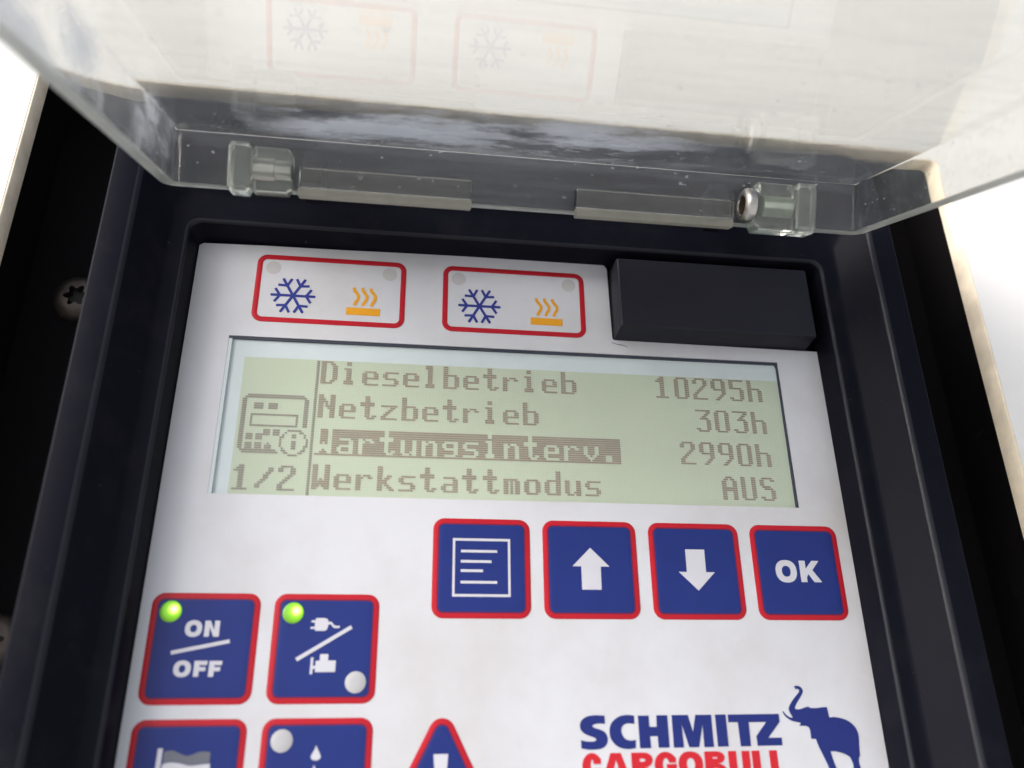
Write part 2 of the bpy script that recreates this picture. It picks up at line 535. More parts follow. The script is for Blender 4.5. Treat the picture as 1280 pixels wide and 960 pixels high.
# heavy grotesque capitals: (outer, holes) in a box
def glyph(ch, x0, y0, x1, y1, s, t):
    w, h = x1 - x0, y1 - y0
    P = lambda *pts: [(x0 + px, y0 + py) for px, py in pts]
    if ch == 'O':
        return sell(x0, y0 - h * .015, x1, y1 + h * .015), [sell(x0 + s, y0 + t, x1 - s, y1 - t, 2.2)]
    if ch == 'N':
        return P((0, h), (0, 0), (s * 1.05, 0), (w - s, h * .6), (w - s, 0), (w, 0), (w, h), (w - s * 1.05, h), (s, h * .4), (s, h)), []
    if ch == 'F':
        return P((0, h), (0, 0), (w, 0), (w, t), (s, t), (s, h * .5 - t * .4), (w * .9, h * .5 - t * .4), (w * .9, h * .5 + t * .55), (s, h * .5 + t * .55), (s, h)), []
    if ch == 'K':
        return P((0, h), (0, 0), (s, 0), (s, h * .38), (w * .64, 0), (w * .99, 0), (w * .62, h * .44), (w * 1.02, h), (w * .65, h), (w * .39, h * .62), (s, h * .78), (s, h)), []
    if ch == 'A':
        return P((0, h), (w * .31, 0), (w * .69, 0), (w, h), (w - s * 1.02, h), (w * .65, h * .8), (w * .35, h * .8), (s * 1.02, h)), \
            [P((w * .41, h * .6), (w * .59, h * .6), (w * .5, h * .26))]
    if ch == 'U':
        r = w / 2
        out = P((0, 0), (s, 0))
        inner = [(x0 + w / 2 - (w / 2 - s) * cos(a), y0 + h - t - (w / 2 - s) * .9 + (w / 2 - s) * .9 * sin(a)) for a in [pi * i / 12 for i in range(13)]]
        outer = [(x0 + w / 2 + r * cos(a), y0 + h - r * .8 + r * .8 * sin(a)) for a in [pi * i / 16 for i in range(17)]]
        return out + inner + P((w - s, 0), (w, 0)) + outer, []
    if ch == 'L':
        return P((0, 0), (s, 0), (s, h - t), (w, h - t), (w, h), (0, h)), []
    if ch == 'R':
        bowl = [(x0 + w * .58 + w * .38 * sin(a), y0 + h * .29 - h * .29 * cos(a)) for a in [pi * i / 12 for i in range(13)]]
        hole = P((s, t * .95)) + [(x0 + w * .5 + w * .12 * sin(a), y0 + h * .3 - (h * .3 - t * .95) * cos(a)) for a in [pi * i / 8 for i in range(9)]] + P((s, h * .6 - t * .95))
        return P((0, h), (0, 0)) + bowl + P((w * .74, h * .6), (w * 1.02, h), (w * .67, h), (w * .45, h * .63), (s, h * .63), (s, h)), [hole]
    if ch == 'B':
        up = [(x0 + w * .6 + w * .36 * sin(a), y0 + h * .245 - h * .245 * cos(a)) for a in [pi * i / 10 for i in range(11)]]
        lo = [(x0 + w * .6 + w * .4 * sin(a), y0 + h * .745 - h * .255 * cos(a)) for a in [pi * i / 10 for i in range(11)]]
        h1 = P((s, t * .9)) + [(x0 + w * .5 + w * .12 * sin(a), y0 + h * .26 - (h * .26 - t * .9) * cos(a)) for a in [pi * i / 8 for i in range(9)]] + P((s, h * .52 - t * .9))
        h2 = P((s, h * .48 + t * .75)) + [(x0 + w * .52 + w * .14 * sin(a), y0 + h * .74 - (h * .26 - t * .75) * cos(a)) for a in [pi * i / 8 for i in range(9)]] + P((s, h - t * .75))
        return P((0, h), (0, 0)) + up + lo[1:], [h1, h2]
    if ch in 'CG':
        cx, cy, a, b = x0 + w * .52, y0 + h / 2, w * .52, h * .515
        ai, bi = a - s, b - t
        e = x1 - .02 * w
        def ell(aa, bb, u):
            return (cx + aa * cos(u), cy + bb * sin(u))
        u0 = -math.acos(min(.99, (e - cx) / a * .93))
        if ch == 'C':
            outer = [ell(a, b, u0 - (2 * pi + 2 * u0) * i / 30) for i in range(31)]
            v0 = -math.acos(min(.95, (e - cx) / max(ai, .01) * .55))
            inner = [ell(ai, bi, -(2 * pi + v0) + 0 * u0 + ((2 * pi + 2 * v0)) * 0 + (2 * pi + 2 * v0) * i / 24) for i in range(25)]
            inner = [ell(ai, bi, -v0 - 0 + (2 * pi + 2 * v0) * i / 24) for i in range(25)]
            return [(e, outer[0][1])] + outer + [(e, outer[-1][1]), (e, inner[0][1])] + inner + [(e, inner[-1][1])], []
        outer = [ell(a, b, u0 - (2 * pi + u0 - .55) * i / 30) for i in range(31)]
        v0 = -math.acos(min(.95, (e - cx) / max(ai, .01) * .55))
        inner = [ell(ai, bi, .75 + (2 * pi + v0 - .75) * i / 24) for i in range(25)]
        return [(e, outer[0][1])] + outer + [(x1, y1 - h * .12), (x1, y0 + h * .47), (x0 + w * .55, y0 + h * .47), (x0 + w * .55, y0 + h * .66), (inner[0][0], y0 + h * .66)] + inner + [(e, inner[-1][1])], []
    raise KeyError(ch)

# ------------------------------------------------------------------ white housing with its opening
housing = empty('refrigeration_housing', (18, 190, -7.5),
                'white painted refrigeration unit housing with a rectangular opening around the control panel', 'housing')
OX0, OX1, OY0, OY1 = -90.8, 127.2, -98.6, 112.0
def OT(p):            # the top of the opening is cut a little out of square
    return (p[0], p[1] + (p[0] - 18.2) * .0055, p[2]) if p[1] < 0 else p
def orr(*a):
    return [OT(p) for p in rrect(*a)]
o = MB()
zf, zb = -12.0, -7.5
o.prism(rect2(-330, -430, 370, 190), zf, zb, [[p[:2] for p in orr(OX0 - .6, OY0 - .6, OX1 + .6, OY1 + .6, 2.6)]])
o.build('outer_panel', M['shell'], housing, smooth=30)
o = MB()
o.loft([orr(OX0 - .55, OY0 - .55, OX1 + .55, OY1 + .55, 2.5, zf + .06),
        orr(OX0 - .2, OY0 - .2, OX1 + .2, OY1 + .2, 2.2, zf + .06),
        orr(OX0, OY0, OX1, OY1, 2.0, zf + .3),
        orr(OX0, OY0, OX1, OY1, 2.0, zb),
        orr(OX0 - .55, OY0 - .55, OX1 + .55, OY1 + .55, 2.5, zb)], closed=True)
o.build('opening_edge', M['edge'], housing, 'cream coloured cut edge of the opening')
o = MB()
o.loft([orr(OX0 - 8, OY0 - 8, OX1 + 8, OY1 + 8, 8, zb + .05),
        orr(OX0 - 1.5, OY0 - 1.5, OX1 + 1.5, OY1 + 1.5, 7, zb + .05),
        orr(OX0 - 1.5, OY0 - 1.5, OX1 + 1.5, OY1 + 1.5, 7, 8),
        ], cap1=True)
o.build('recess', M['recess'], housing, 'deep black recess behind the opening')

def screw(cx, cy, turn, label):
    s = MB()
    z = 7.98
    n = 48
    # pan head with a star shaped socket
    def star(r0, r1, zz):
        return [(cx + (r0 + (r1 - r0) * (.5 + .5 * cos(6 * (2 * pi * i / n) + turn))) * cos(2 * pi * i / n),
                 cy + (r0 + (r1 - r0) * (.5 + .5 * cos(6 * (2 * pi * i / n) + turn))) * sin(2 * pi * i / n), zz) for i in range(n)]
    def circ(r, zz):
        return [(cx + r * cos(2 * pi * i / n), cy + r * sin(2 * pi * i / n), zz) for i in range(n)]
    s.loft([circ(5.4, z), circ(5.4, z - .5), circ(5.0, z - 1.6), circ(4.0, z - 2.3), circ(3.3, z - 2.5), star(1.7, 2.7, z - 2.5)], cap1=False)
    s.loft([star(1.7, 2.7, z - 2.5), star(1.6, 2.6, z - .6)], cap1=True, mi=1)
    return s.build('screw', [M['rust'], M['hole']], housing, label)
screw(-80.6, -50.0, .4, 'rusty star socket screw')
screw(-82.2, 24.0, 1.4, 'rusty star socket screw')

# ------------------------------------------------------------------ control panel
panel = empty('control_panel', (18.3, 86, 4),
              'white refrigeration control panel with blue keys and a text display in a black frame', 'control panel')
PX0, PX1, PY0, PY1 = -54.7, 91.2, -63.0, 84.0
prof = [(0.0, 0.9), (0.55, -6.2), (0.68, -6.6), (0.95, -6.8), (1.3, -6.82), (3.9, -6.8), (4.5, -6.95), (5.0, -7.35), (9.6, -13.75), (9.85, -14.1),
        (10.2, -14.35), (10.6, -14.45), (15.4, -14.45), (15.75, -14.38), (15.95, -14.1), (16.05, -13.6), (16.6, 7.9)]
o = MB()
rings = [rrect(PX0 - a, PY0 - a - max(0, a - 1.6), PX1 + a, PY1 + a, 2.4 + .35 * a, z, 9) for a, z in prof]   # the top strip is wider
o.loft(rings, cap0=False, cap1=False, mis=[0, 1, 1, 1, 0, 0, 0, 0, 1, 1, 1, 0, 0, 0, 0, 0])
o.prism(rect2(PX0 - 6, PY0 - 6, PX1 + 6, PY1 + 6), 3.1, 5.6)
bez = o.build('bezel', [M['bezel'], M['ridge_glint']], panel, smooth=50)

# membrane: cut out at the top right for the blank cap, and with the display window
LX0, LX1, LY0, LY1 = -45.34, 80.57, -39.37, -4.07
edge_pts = [(-54.5, -61.6), (-53.6, -62.2), (-40, -62.5), (-22, -62.65), (-8, -62.9), (8, -63.1), (20, -63.4), (30, -63.5), (38.5, -63.4),
            (39.6, -62.9), (40.2, -62.0), (40.35, -50), (40.5, -43.4), (40.9, -43.0), (60, -42.9), (91.1, -42.7), (91.1, 83.9), (-54.6, 83.9)]
o = MB()
o.prism(edge_pts, 0.0, .8, [rect2(LX0, LY0, LX1, LY1)])
memb = o.build('membrane', M['membrane'], panel, smooth=0)

o = MB()
for a in ((40.3, -42.35, 41.6, -41.95, .12), (41.6, -41.95, 43.0, -41.75, .16), (43.0, -41.75, 44.0, -41.3, .1)):
    o.prism(bar(*a), -.02, .05)
o.build('scuff_mark', M['hole'], memb, smooth=0)

# blank cap
o = MB()
bx0, by0, bx1, by1 = 40.75, -61.6, 88.4, -43.0
o.loft([rrect(bx0, by0, bx1, by1, .35, .9, 3), rrect(bx0 + .15, by0 + .15, bx1 - .3, by1 - .4, .4, -5.9, 3),
        rrect(bx0 + .25, by0 + .25, bx1 - .4, by1 - .5, .4, -6.25, 3), rrect(bx0 + .55, by0 + .55, bx1 - .7, by1 - .8, .4, -6.45, 3)])
o.build('blank_cap', M['block'], panel, smooth=35)

# ------------------------------------------------------------------ display
ZL = 0.7
o = MB()
o.prism(rect2(LX0 + .03, LY0 + .03, LX1 - .03, LY1 - .03), ZL, 3.0)
o.prism([(LX0 + .03, LY0 + .7), (LX0 + .75, LY0 + .7), (LX0 + .75, LY1 - .03), (LX0 + .03, LY1 - .03)], .06, ZL + .1)
disp = o.build('display', M['lcd_glass'], panel, smooth=0)
o = MB()
o.prism([(LX0 + .04, LY0 + .04), (LX1 - .04, LY0 + .04), (LX1 - .04, LY1 - .05), (LX1 - .55, LY1 - .05), (LX1 - .4, LY0 + 1.4), (LX1 - .7, LY0 + .62), (LX0 + .04, LY0 + .62)], .2, ZL - .01)
o.build('window_gasket', M['lcd_gap'], disp, smooth=0)
o = MB()
o.prism(rect2(-41.6, -34.7, LX1 - .6, LY1 - .06), ZL - .05, ZL + .1)
o.build('cell_area', M['lcd'], disp, smooth=0)

FONT = {
 'D': "#####../##..##./##...##/##...##/##...##/##...##/##...##/##...##/##...##/##..##./#####..",
 'i': "..##.../..##.../......./.###.../..##.../..##.../..##.../..##.../..##.../.####../.####..",
 'e': "//// .#####./##...##/##...##/#######/##...../##...../.######",
 's': "//// .######/##...../##...../.#####./.....##/.....##/######.",
 'l': ".###.../.###.../..##.../..##.../..##.../..##.../..##.../..##.../..##.../.####../.####..",
 'b': "##...../##...../##...../##...../######./##...##/##...##/##...##/##...##/##...##/######.",
 't': "..##.../..##.../..##.../######./######./..##.../..##.../..##.../..##.../..##.##/...###.",
 'r': "//// ##.###./###..##/##...../##...../##...../##...../##.....",
 'N': "##...##/##...##/###..##/####.##/##.#.##/##.####/##..###/##...##/##...##/##...##/##...##",
 'z': "//// #######/....##./...##../..##.../.##..../##...../#######",
 'W': "##...##/##...##/##...##/##...##/##...##/##...##/##.#.##/#######/#######/###.###/##...##",
 'a': "//// .#####./.....##/.....##/.######/##...##/##...##/.######",
 'u': "//// ##...##/##...##/##...##/##...##/##...##/##..###/.###.##",
 'n': "//// ##.###./###..##/##...##/##...##/##...##/##...##/##...##",
 'g': "//// .######/##...##/##...##/.######/.....##/.....##/.#####.",
 'v': "//// ##...##/##...##/##...##/##...##/.##.##./..###../...#...",
 '.': "/////// ....../.###.../.###.../.###...",
 'k': "##...../##...../##...../##...../##..##./##.##../####.../####.../##.##../##..##./##...##",
 'm': "//// ######./##.#.##/##.#.##/##.#.##/##.#.##/##.#.##/##.#.##",
 'o': "//// .#####./##...##/##...##/##...##/##...##/##...##/.#####.",
 'd': ".....##/.....##/.....##/.....##/.######/##...##/##...##/##...##/##...##/##...##/.######",
 'h': "##...../##...../##...../##...../######./##...##/##...##/##...##/##...##/##...##/##...##",
 'A': "..###../.##.##./##...##/##...##/##...##/#######/#######/##...##/##...##/##...##/##...##",
 'U': "##...##/##...##/##...##/##...##/##...##/##...##/##...##/##...##/##...##/##...##/.#####.",
 'S': ".#####./##...##/##...../##...../.####../..####./.....##/.....##/.....##/##...##/.#####.",
 '1': "..##.../.###.../####.../..##.../..##.../..##.../..##.../..##.../..##.../..##.../######.",
 '0': ".#####./##...##/##...##/##...##/##...##/##...##/##...##/##...##/##...##/##...##/.#####.",
 '2': ".#####./##...##/##...##/.....##/....##./...##../..##.../.##..../##...../##...../#######",
 '9': ".#####./##...##/##...##/##...##/##...##/.######/.....##/.....##/....##./...##../..##...",
 '5': "#######/##...../##...../##...../######./.....##/.....##/.....##/.....##/##...##/.#####.",
 '3': "#######/.....##/....##./...##../..####./.....##/.....##/.....##/.....##/##...##/.#####.",
 '/': "......./.....##/.....##/....##./...##../...##../..##.../.##..../##...../##...../.......",
}
PITCH, PY, CX, CY = .4926, .4908, -41.47, -34.54
def glyph_rows(ch):
    rows = FONT[ch].replace(' ', '').split('/')
    return [r.ljust(7, '.') for r in rows][:11]
def text_dots(s, c0, r0):
    dots = set()
    for k, ch in enumerate(s):
        for r, row in enumerate(glyph_rows(ch)):
            for c, q in enumerate(row):
                if q == '#':
                    dots.add((c0 + 9 * k + c, r0 + r))
    return dots
def dots_mesh(dots, bl=.03):
    o = MB()
    z0, z1 = ZL - .12, ZL - .07
    for r in sorted({d[1] for d in dots}):
        cs = sorted(d[0] for d in dots if d[1] == r)
        run = [cs[0], cs[0]]
        runs = [run]
        for c in cs[1:]:
            if c == runs[-1][1] + 1:
                runs[-1][1] = c
            else:
                runs.append([c, c])
        for a, b in runs:
            x0, x1 = CX + a * PITCH, CX + (b + 1) * PITCH
            y0 = CY + r * PY
            o.add([(x0 - bl, y0 + .04, z0), (x1 + bl, y0 + .04, z0), (x1 + bl, y0 + PY - .04, z0), (x0 - bl, y0 + PY - .04, z0)], [(0, 1, 2, 3)])
    return o
def right_text(s, row):
    return text_dots(s, 239 - 9 * len(s) + 1, row)
dots_mesh(text_dots('Dieselbetrieb', 33, 0)).build('text_line', M['lcd_ink'], disp, 'display line reading Dieselbetrieb', smooth=0)
dots_mesh(right_text('10295h', 0)).build('reading', M['lcd_ink'], disp, 'display reading 10295h', smooth=0)
dots_mesh(text_dots('Netzbetrieb', 33, 16)).build('text_line', M['lcd_ink'], disp, 'display line reading Netzbetrieb', smooth=0)
dots_mesh(right_text('303h', 16)).build('reading', M['lcd_ink'], disp, 'display reading 303h', smooth=0)
inv = {(c, r) for c in range(33, 167) for r in range(32, 44)} - text_dots('Wartungsinterv.', 33, 32)
dots_mesh(inv).build('text_line', M['lcd_ink'], disp, 'inverted display line reading Wartungsinterv.', smooth=0)
dots_mesh(right_text('2990h', 32)).build('reading', M['lcd_ink'], disp, 'display reading 2990h', smooth=0)
dots_mesh(text_dots('Werkstattmodus', 33, 48)).build('text_line', M['lcd_ink'], disp, 'display line reading Werkstattmodus', smooth=0)
dots_mesh(right_text('AUS', 48)).build('reading', M['lcd_ink'], disp, 'display reading AUS', smooth=0)
dots_mesh(text_dots('1/2', 1, 49)).build('page_number', M['lcd_ink_grey'], disp, 'page number 1/2', smooth=0)
dots_mesh({(31, r) for r in range(0, 62)}).build('divider_line', M['lcd_ink_grey'], disp, smooth=0)
ic = set()
for c in range(3, 27): ic |= {(c, 17), (c, 18)}
for r in range(19, 42): ic |= {(1, r), (2, r)}
for r in range(19, 32): ic |= {(27, r), (28, r)}
ic |= {(2, 18), (27, 18), (2, 42)}
for c in range(2, 17): ic |= {(c, 42), (c + 1, 43)}
for c0 in (6, 12):
    ic |= {(c0 + i, 21 + j) for i in range(4) for j in range(3)}
for c in range(5, 25): ic |= {(c, 26), (c, 31)}
for r in range(26, 32): ic |= {(5, r), (24, r)}
for c0, r0 in ((11, 33), (15, 33), (4, 35), (8, 35), (4, 39), (8, 39)):
    ic |= {(c0 + i, r0 + j) for i in range(3) for j in range(3)}
ic |= {(13, 39), (12, 40), (13, 40), (14, 40), (12, 41), (13, 41), (14, 41)}
for k in range(72):
    a = 2 * pi * k / 72
    ic.add((int(round(23.4 + 5.4 * cos(a))), int(round(38.3 + 5.6 * sin(a)))))
ic |= {(23, 35), (24, 35), (23, 36), (24, 36)} | {(c, r) for c in (23, 24) for r in range(38, 42)}
dots_mesh(ic, -.04).build('device_icon', M['lcd_ink_grey'], disp, 'grey device icon with an information circle', smooth=0)

# ------------------------------------------------------------------ keys
ZK = -0.18          # top of a key's domed face
def key(x, y, size, label):
    o = MB()
    o.loft([rr_in(x, y, size, size, 2.3, i, z) for i, z in ((1.22, .05), (1.24, -.13), (1.45, -.155), (1.8, -.175), (2.6, ZK))])
    k = o.build('key', M['blue'], panel, label, smooth=60)
    o = MB()
    o.loft([rr_in(x, y, size, size, 2.3, i, z) for i, z in ((0, .1), (0, -.05), (.1, -.09), (.98, -.11), (1.26, -.12), (1.26, .1))],
           closed=True, mis=[0, 0, 0, 1, 1, 1])
    o.build('key_border', [M['red'], M['overprint']], k, smooth=50)
    return k
def sym(k, name, mat, polys, label=None, dz=.06):
    o = MB()
    for p in polys:
        outer, holes = p if isinstance(p, tuple) else (p, [])
        o.prism(outer, ZK - dz, ZK + .02, holes)
    return o.build(name, mat, k, label, smooth=0)
def off(x, y, pts):
    return [(x + a, y + b) for a, b in pts]
def lettering(s, boxes, st, th):
    return [glyph(c, *b, st, th) for c, b in zip(s, boxes)]

k1 = key(0, 0, 20, 'blue menu key with a white list symbol')
fx0, fy0, fx1, fy1 = 4.06, 4.12, 15.85, 15.8
sym(k1, 'symbol', M['print_white'],
    [(rect2(fx0, fy0, fx1, fy1), [rect2(fx0 + .48, fy0 + .5, fx1 - .48, fy1 - .5)])] +
    [rect2(5.72, yy - .26, xx, yy + .26) for yy, xx in ((6.73, 13.14), (8.8, 11.98), (10.67, 10.25), (12.95, 13.12))])
k2 = key(22.66, 0, 20, 'blue key with a white up arrow')
sym(k2, 'symbol', M['print_white'], [off(22.66, 0, [(10.0, 5.62), (13.9, 9.47), (12.05, 9.47), (12.0, 14.18), (7.95, 14.18), (7.95, 9.47), (6.1, 9.47)])])
k3 = key(45.4, 0, 20, 'blue key with a white down arrow')
sym(k3, 'symbol', M['print_white'], [off(45.4, 0, [(7.84, 5.6), (12.03, 5.6), (11.97, 10.33), (13.9, 10.33), (9.98, 14.15), (6.03, 10.33), (7.8, 10.33)])])
k4 = key(68.05, 0, 20, 'blue key lettered OK in white')
sym(k4, 'lettering', M['print_white'], lettering('OK', [(68.05 + 4.86, 7.6, 68.05 + 9.57, 12.2), (68.05 + 10.35, 7.62, 68.05 + 14.9, 12.14)], 1.35, 1.15))

def lamp(k, cx, cy, r, lit, label):
    o = MB()
    z = ZK
    o.lathe((cx, cy, z), 'z', [(r, .05), (r, -.05), (r * .95, -.12), (r * .75, -.2), (r * .45, -.26), (r * .15, -.28)] if lit else
            [(r, .05), (r, -.05), (r * .96, -.09), (r * .2, -.1)])
    return o.build('status_light', M['led'] if lit else M['lamp_grey'], k, label, smooth=60)
X5, Y5, S5 = -52.56, 15.54, 19.95
k5 = key(X5, Y5, S5, 'blue power key lettered ON and OFF with a lit green light')
lamp(k5, X5 + 3.6, Y5 + 3.47, 1.98, True, 'lit green status light')
b5 = lambda a, b, c, d: (X5 + a, Y5 + b, X5 + c, Y5 + d)
sym(k5, 'lettering', M['print_white'],
    lettering('ON', [b5(6.62, 5.1, 9.7, 8.02), b5(10.15, 5.12, 12.85, 8.02)], .92, .78) +
    lettering('OFF', [b5(5.55, 12.3, 8.62, 15.12), b5(9.15, 12.32, 11.45, 15.1), b5(11.82, 12.34, 14.1, 15.12)], .95, .74) +
    [bar(X5 + 4.7, Y5 + 10.9, X5 + 14.98, Y5 + 8.82, .68)])
X6 = -30.05
k6 = key(X6, Y5, S5, 'blue key with plug and engine symbols and a lit green light')
lamp(k6, X6 + 3.62, Y5 + 3.62, 1.98, True, 'lit green status light')
lamp(k6, X6 + 16.2, Y5 + 16.2, 1.95, False, 'unlit grey status light')
plug = smooth_runs([[(8.04, 4.54), (9.7, 4.53)], [(9.7, 4.53), (10.2, 4.75), (10.42, 5.3)], [(10.42, 5.3), (10.87, 5.2), (11.2, 5.45), (11.55, 5.86), (11.9, 5.97)], [(12.62, 5.97), (12.55, 6.36)],
                    [(11.7, 6.38), (11.3, 6.2), (10.95, 5.75), (10.75, 5.68), (10.42, 5.75)], [(10.37, 6.17), (10.2, 6.65), (9.8, 6.91)],
                    [(7.98, 6.91), (7.96, 6.54)], [(7.11, 6.55), (7.14, 6.18)], [(7.89, 6.17), (7.88, 5.34)], [(7.2, 5.34), (7.26, 4.95)], [(8.01, 4.95), (8.02, 4.7)]])
eng = [(9.3, 11.15), (10.84, 11.15), (10.83, 12.3), (12.3, 12.3), (12.3, 14.36), (8.57, 14.36), (8.57, 13.74), (8.12, 13.74), (8.1, 14.74), (7.62, 14.74),
       (7.66, 11.74), (8.1, 11.74), (8.1, 13.24), (8.57, 13.24), (8.57, 12.35), (9.3, 12.35)]
sym(k6, 'symbol', M['print_white'], [off(X6, Y5, plug), off(X6, Y5, eng), bar(X6 + 4.95, Y5 + 12.15, X6 + 14.85, Y5 + 6.17, .7)])
X7, Y7 = -52.66, 37.9
k7 = key(X7, Y7, S5, 'blue key with a grey and white flag symbol')
sym(k7, 'symbol', M['print_white'],
    [[(-47.66, 42.63), (-46.85, 42.63), (-46.9, 54.0), (-47.75, 54.0)],
     smooth_runs([[(-46.6, 45.25), (-45.8, 44.98), (-44.8, 44.93), (-43.4, 45.15), (-42.2, 45.45), (-41.3, 45.5), (-40.2, 45.35), (-38.45, 45.25)],
                  [(-38.3, 50.2), (-39.9, 50.3), (-41.2, 50.45), (-42.6, 50.3), (-44.2, 49.9), (-45.4, 49.9), (-46.6, 50.2)]])])
sym(k7, 'flag_band', M['print_grey'],
    [smooth_runs([[(-46.55, 43.2), (-45.8, 43.03), (-44.9, 43.05), (-43.6, 43.6), (-42.6, 43.9), (-41.7, 43.7), (-40.6, 43.3), (-39.6, 43.25), (-38.6, 43.37)],
                  [(-38.6, 45.18), (-40.2, 45.25), (-41.3, 45.4), (-42.2, 45.35), (-43.4, 45.05), (-44.8, 44.83), (-45.8, 44.88), (-46.55, 45.12)]])],
    'grey upper band of the flag symbol')
X8 = -30.1
k8 = key(X8, Y7, S5, 'blue key with a water drop symbol and an unlit light')
lamp(k8, -26.4, 41.68, 1.95, False, 'unlit grey status light')
def drop(cx, cy, s):
    return [(cx + s * a, cy + s * b) for a, b in smooth_runs([[(0, -1.2), (.22, -.6), (.62, .1), (.88, .7), (.6, 1.18), (0, 1.34), (-.6, 1.18), (-.88, .7), (-.62, .1), (-.22, -.6), (0, -1.2)]])[:-1]]
sym(k8, 'symbol', M['print_white'], [drop(-20.15, 43.66, 1.0), drop(-20.3, 46.9, 1.0), drop(-20.2, 50.2, 1.0)])

# warning key: rounded triangle
def tri(inset, z, n=9):
    A, B, C_ = (2.62, 35.1), (12.98, 55.3), (-7.74, 55.3)
    r0 = 2.55
    P = [Vector(p) for p in (A, B, C_)]
    g = (P[0] + P[1] + P[2]) / 3
    # inset triangle by moving each side
    def line(a, b):
        d = (b - a).normalized()
        nn = Vector((-d.y, d.x))
        return a + nn * inset, d
    L = [line(P[i], P[(i + 1) % 3]) for i in range(3)]
    Q = []
    for i in range(3):
        (p, d), (q, e) = L[i - 1], L[i]
        den = d.x * e.y - d.y * e.x
        t = ((q - p).x * e.y - (q - p).y * e.x) / den
        Q.append(p + d * t)
    r = max(.4, r0 - inset)
    pts = []
    for i in range(3):
        c, a, b = Q[i], Q[i - 1], Q[(i + 1) % 3]
        u, w = (a - c).normalized(), (b - c).normalized()
        half = math.acos(max(-1, min(1, u.dot(w)))) / 2
        m = (u + w).normalized()
        ctr = c + m * (r / sin(half))
        a0 = ctr - 0 * m
        s0 = c + u * (r / math.tan(half)) - ctr
        s1 = c + w * (r / math.tan(half)) - ctr
        ang0, ang1 = math.atan2(s0.y, s0.x), math.atan2(s1.y, s1.x)
        dlt = (ang1 - ang0 + pi) % (2 * pi) - pi
        for k in range(n + 1):
            aa = ang0 + dlt * k / n
            pts.append((ctr.x + r * cos(aa), ctr.y + r * sin(aa), z))
    return pts
o = MB()
o.loft([tri(i, z) for i, z in ((1.22, .05), (1.24, -.13), (1.45, -.155), (1.8, -.175), (2.3, ZK))])
kt = o.build('warning_key', M['blue'], panel, 'triangular blue warning key with a white exclamation mark', smooth=60)
o = MB()
o.loft([tri(i, z) for i, z in ((0, .1), (0, -.05), (.1, -.09), (.98, -.11), (1.26, -.12), (1.26, .1))], closed=True, mis=[0, 0, 0, 1, 1, 1])
o.build('key_border', [M['red'], M['overprint']], kt, smooth=50)
sym(kt, 'symbol', M['print_white'], [[(1.15, 44.3), (3.85, 44.3), (3.4, 50.6), (1.6, 50.6)], disc(2.5, 52.6, 1.2)])

# ------------------------------------------------------------------ red framed mode indicators
def snowflake(cx, cy, r=4.95, w=.62):
    polys = []
    o = MB()
    z0, z1 = -.07, .05
    for k in range(6):
        a = pi / 3 * k
        d = Vector((cos(a), sin(a))); nrm = Vector((-d.y, d.x))
        c = Vector((cx, cy))
        # one arm with its two barbs as a single outline
        h = w / 2
        def pt(u, v):
            q = c + d * u + nrm * v
            return (q.x, q.y)
        # barbs leave the arm at 55 % and run outwards at 60 degrees
        b0, bl = r * .55, r * .37
        s6, c6 = sin(radians(57)), cos(radians(57))
        bw = w * .95
        k0 = h / math.tan(radians(30))       # arms meet edge to edge at the centre
        arm = [pt(k0 if k0 < b0 else b0, h)]
        arm += [pt(b0, h), pt(b0 + bl * c6, h + bl * s6), pt(b0 + bl * c6 + bw * s6, h + bl * s6 - bw * c6), pt(b0 + bw / s6 + h * 0, h)]
        arm += [pt(r - h * .6, h), pt(r, h * .45), pt(r, -h * .45), pt(r - h * .6, -h)]
        arm += [pt(b0 + bw / s6, -h), pt(b0 + bl * c6 + bw * s6, -h - bl * s6 + bw * c6), pt(b0 + bl * c6, -h - bl * s6), pt(b0, -h), pt(k0, -h), (cx, cy)]
        polys.append(arm)
    return polys
def indicator(x, y, label):
    w, h = 33.54, 17.08
    o = MB()
    o.loft([rr_in(x, y, w, h, 2.3, i, z) for i, z in ((0, .1), (0, -.06), (.08, -.09), (1.12, -.09), (1.2, -.06), (1.2, .1))], closed=True)
    f = o.build('indicator_frame', M['red'], panel, label, smooth=50)
    def part(name, mat, polys, z0=-.07, lab=None):
        o = MB()
        for p in polys:
            o.prism(p, z0, .05)
        return o.build(name, mat, f, lab, smooth=0)
    part('snowflake', M['snow'], snowflake(x + 8.55, y + 10.25))
    waves = []
    for cx in (22.15, 24.05, 25.95):
        cen = [(-.25, 7.3), (-.05, 8.1), (.5, 8.8), (.85, 9.5), (.75, 10.3), (.3, 11.05), (0.02, 11.85)]
        cen = smooth_runs([cen])
        lft, rgt = [], []
        for i, p in enumerate(cen):
            a, b = cen[max(0, i - 1)], cen[min(len(cen) - 1, i + 1)]
            d = Vector((b[0] - a[0], b[1] - a[1])).normalized()
            lft.append((x + cx + p[0] - d.y * .34, y + p[1] + d.x * .34)); rgt.append((x + cx + p[0] + d.y * .34, y + p[1] - d.x * .34))
        waves.append(lft + rgt[::-1])
    part('heat_symbol', M['amber'], waves + [rect2(x + 20.5, y + 12.45, x + 28.0, y + 14.27)])
    for lx in (3.65, 29.8):
        part('indicator_window', M['lamp_off'], [disc(x + lx, y + 3.32, 1.68)], -.03)
    return f
indicator(-41.34, -60.18, 'red framed indicator with snowflake and heat symbols in the corner of the panel')
indicator(0.73, -60.18, 'red framed indicator with snowflake and heat symbols next to the black cap')

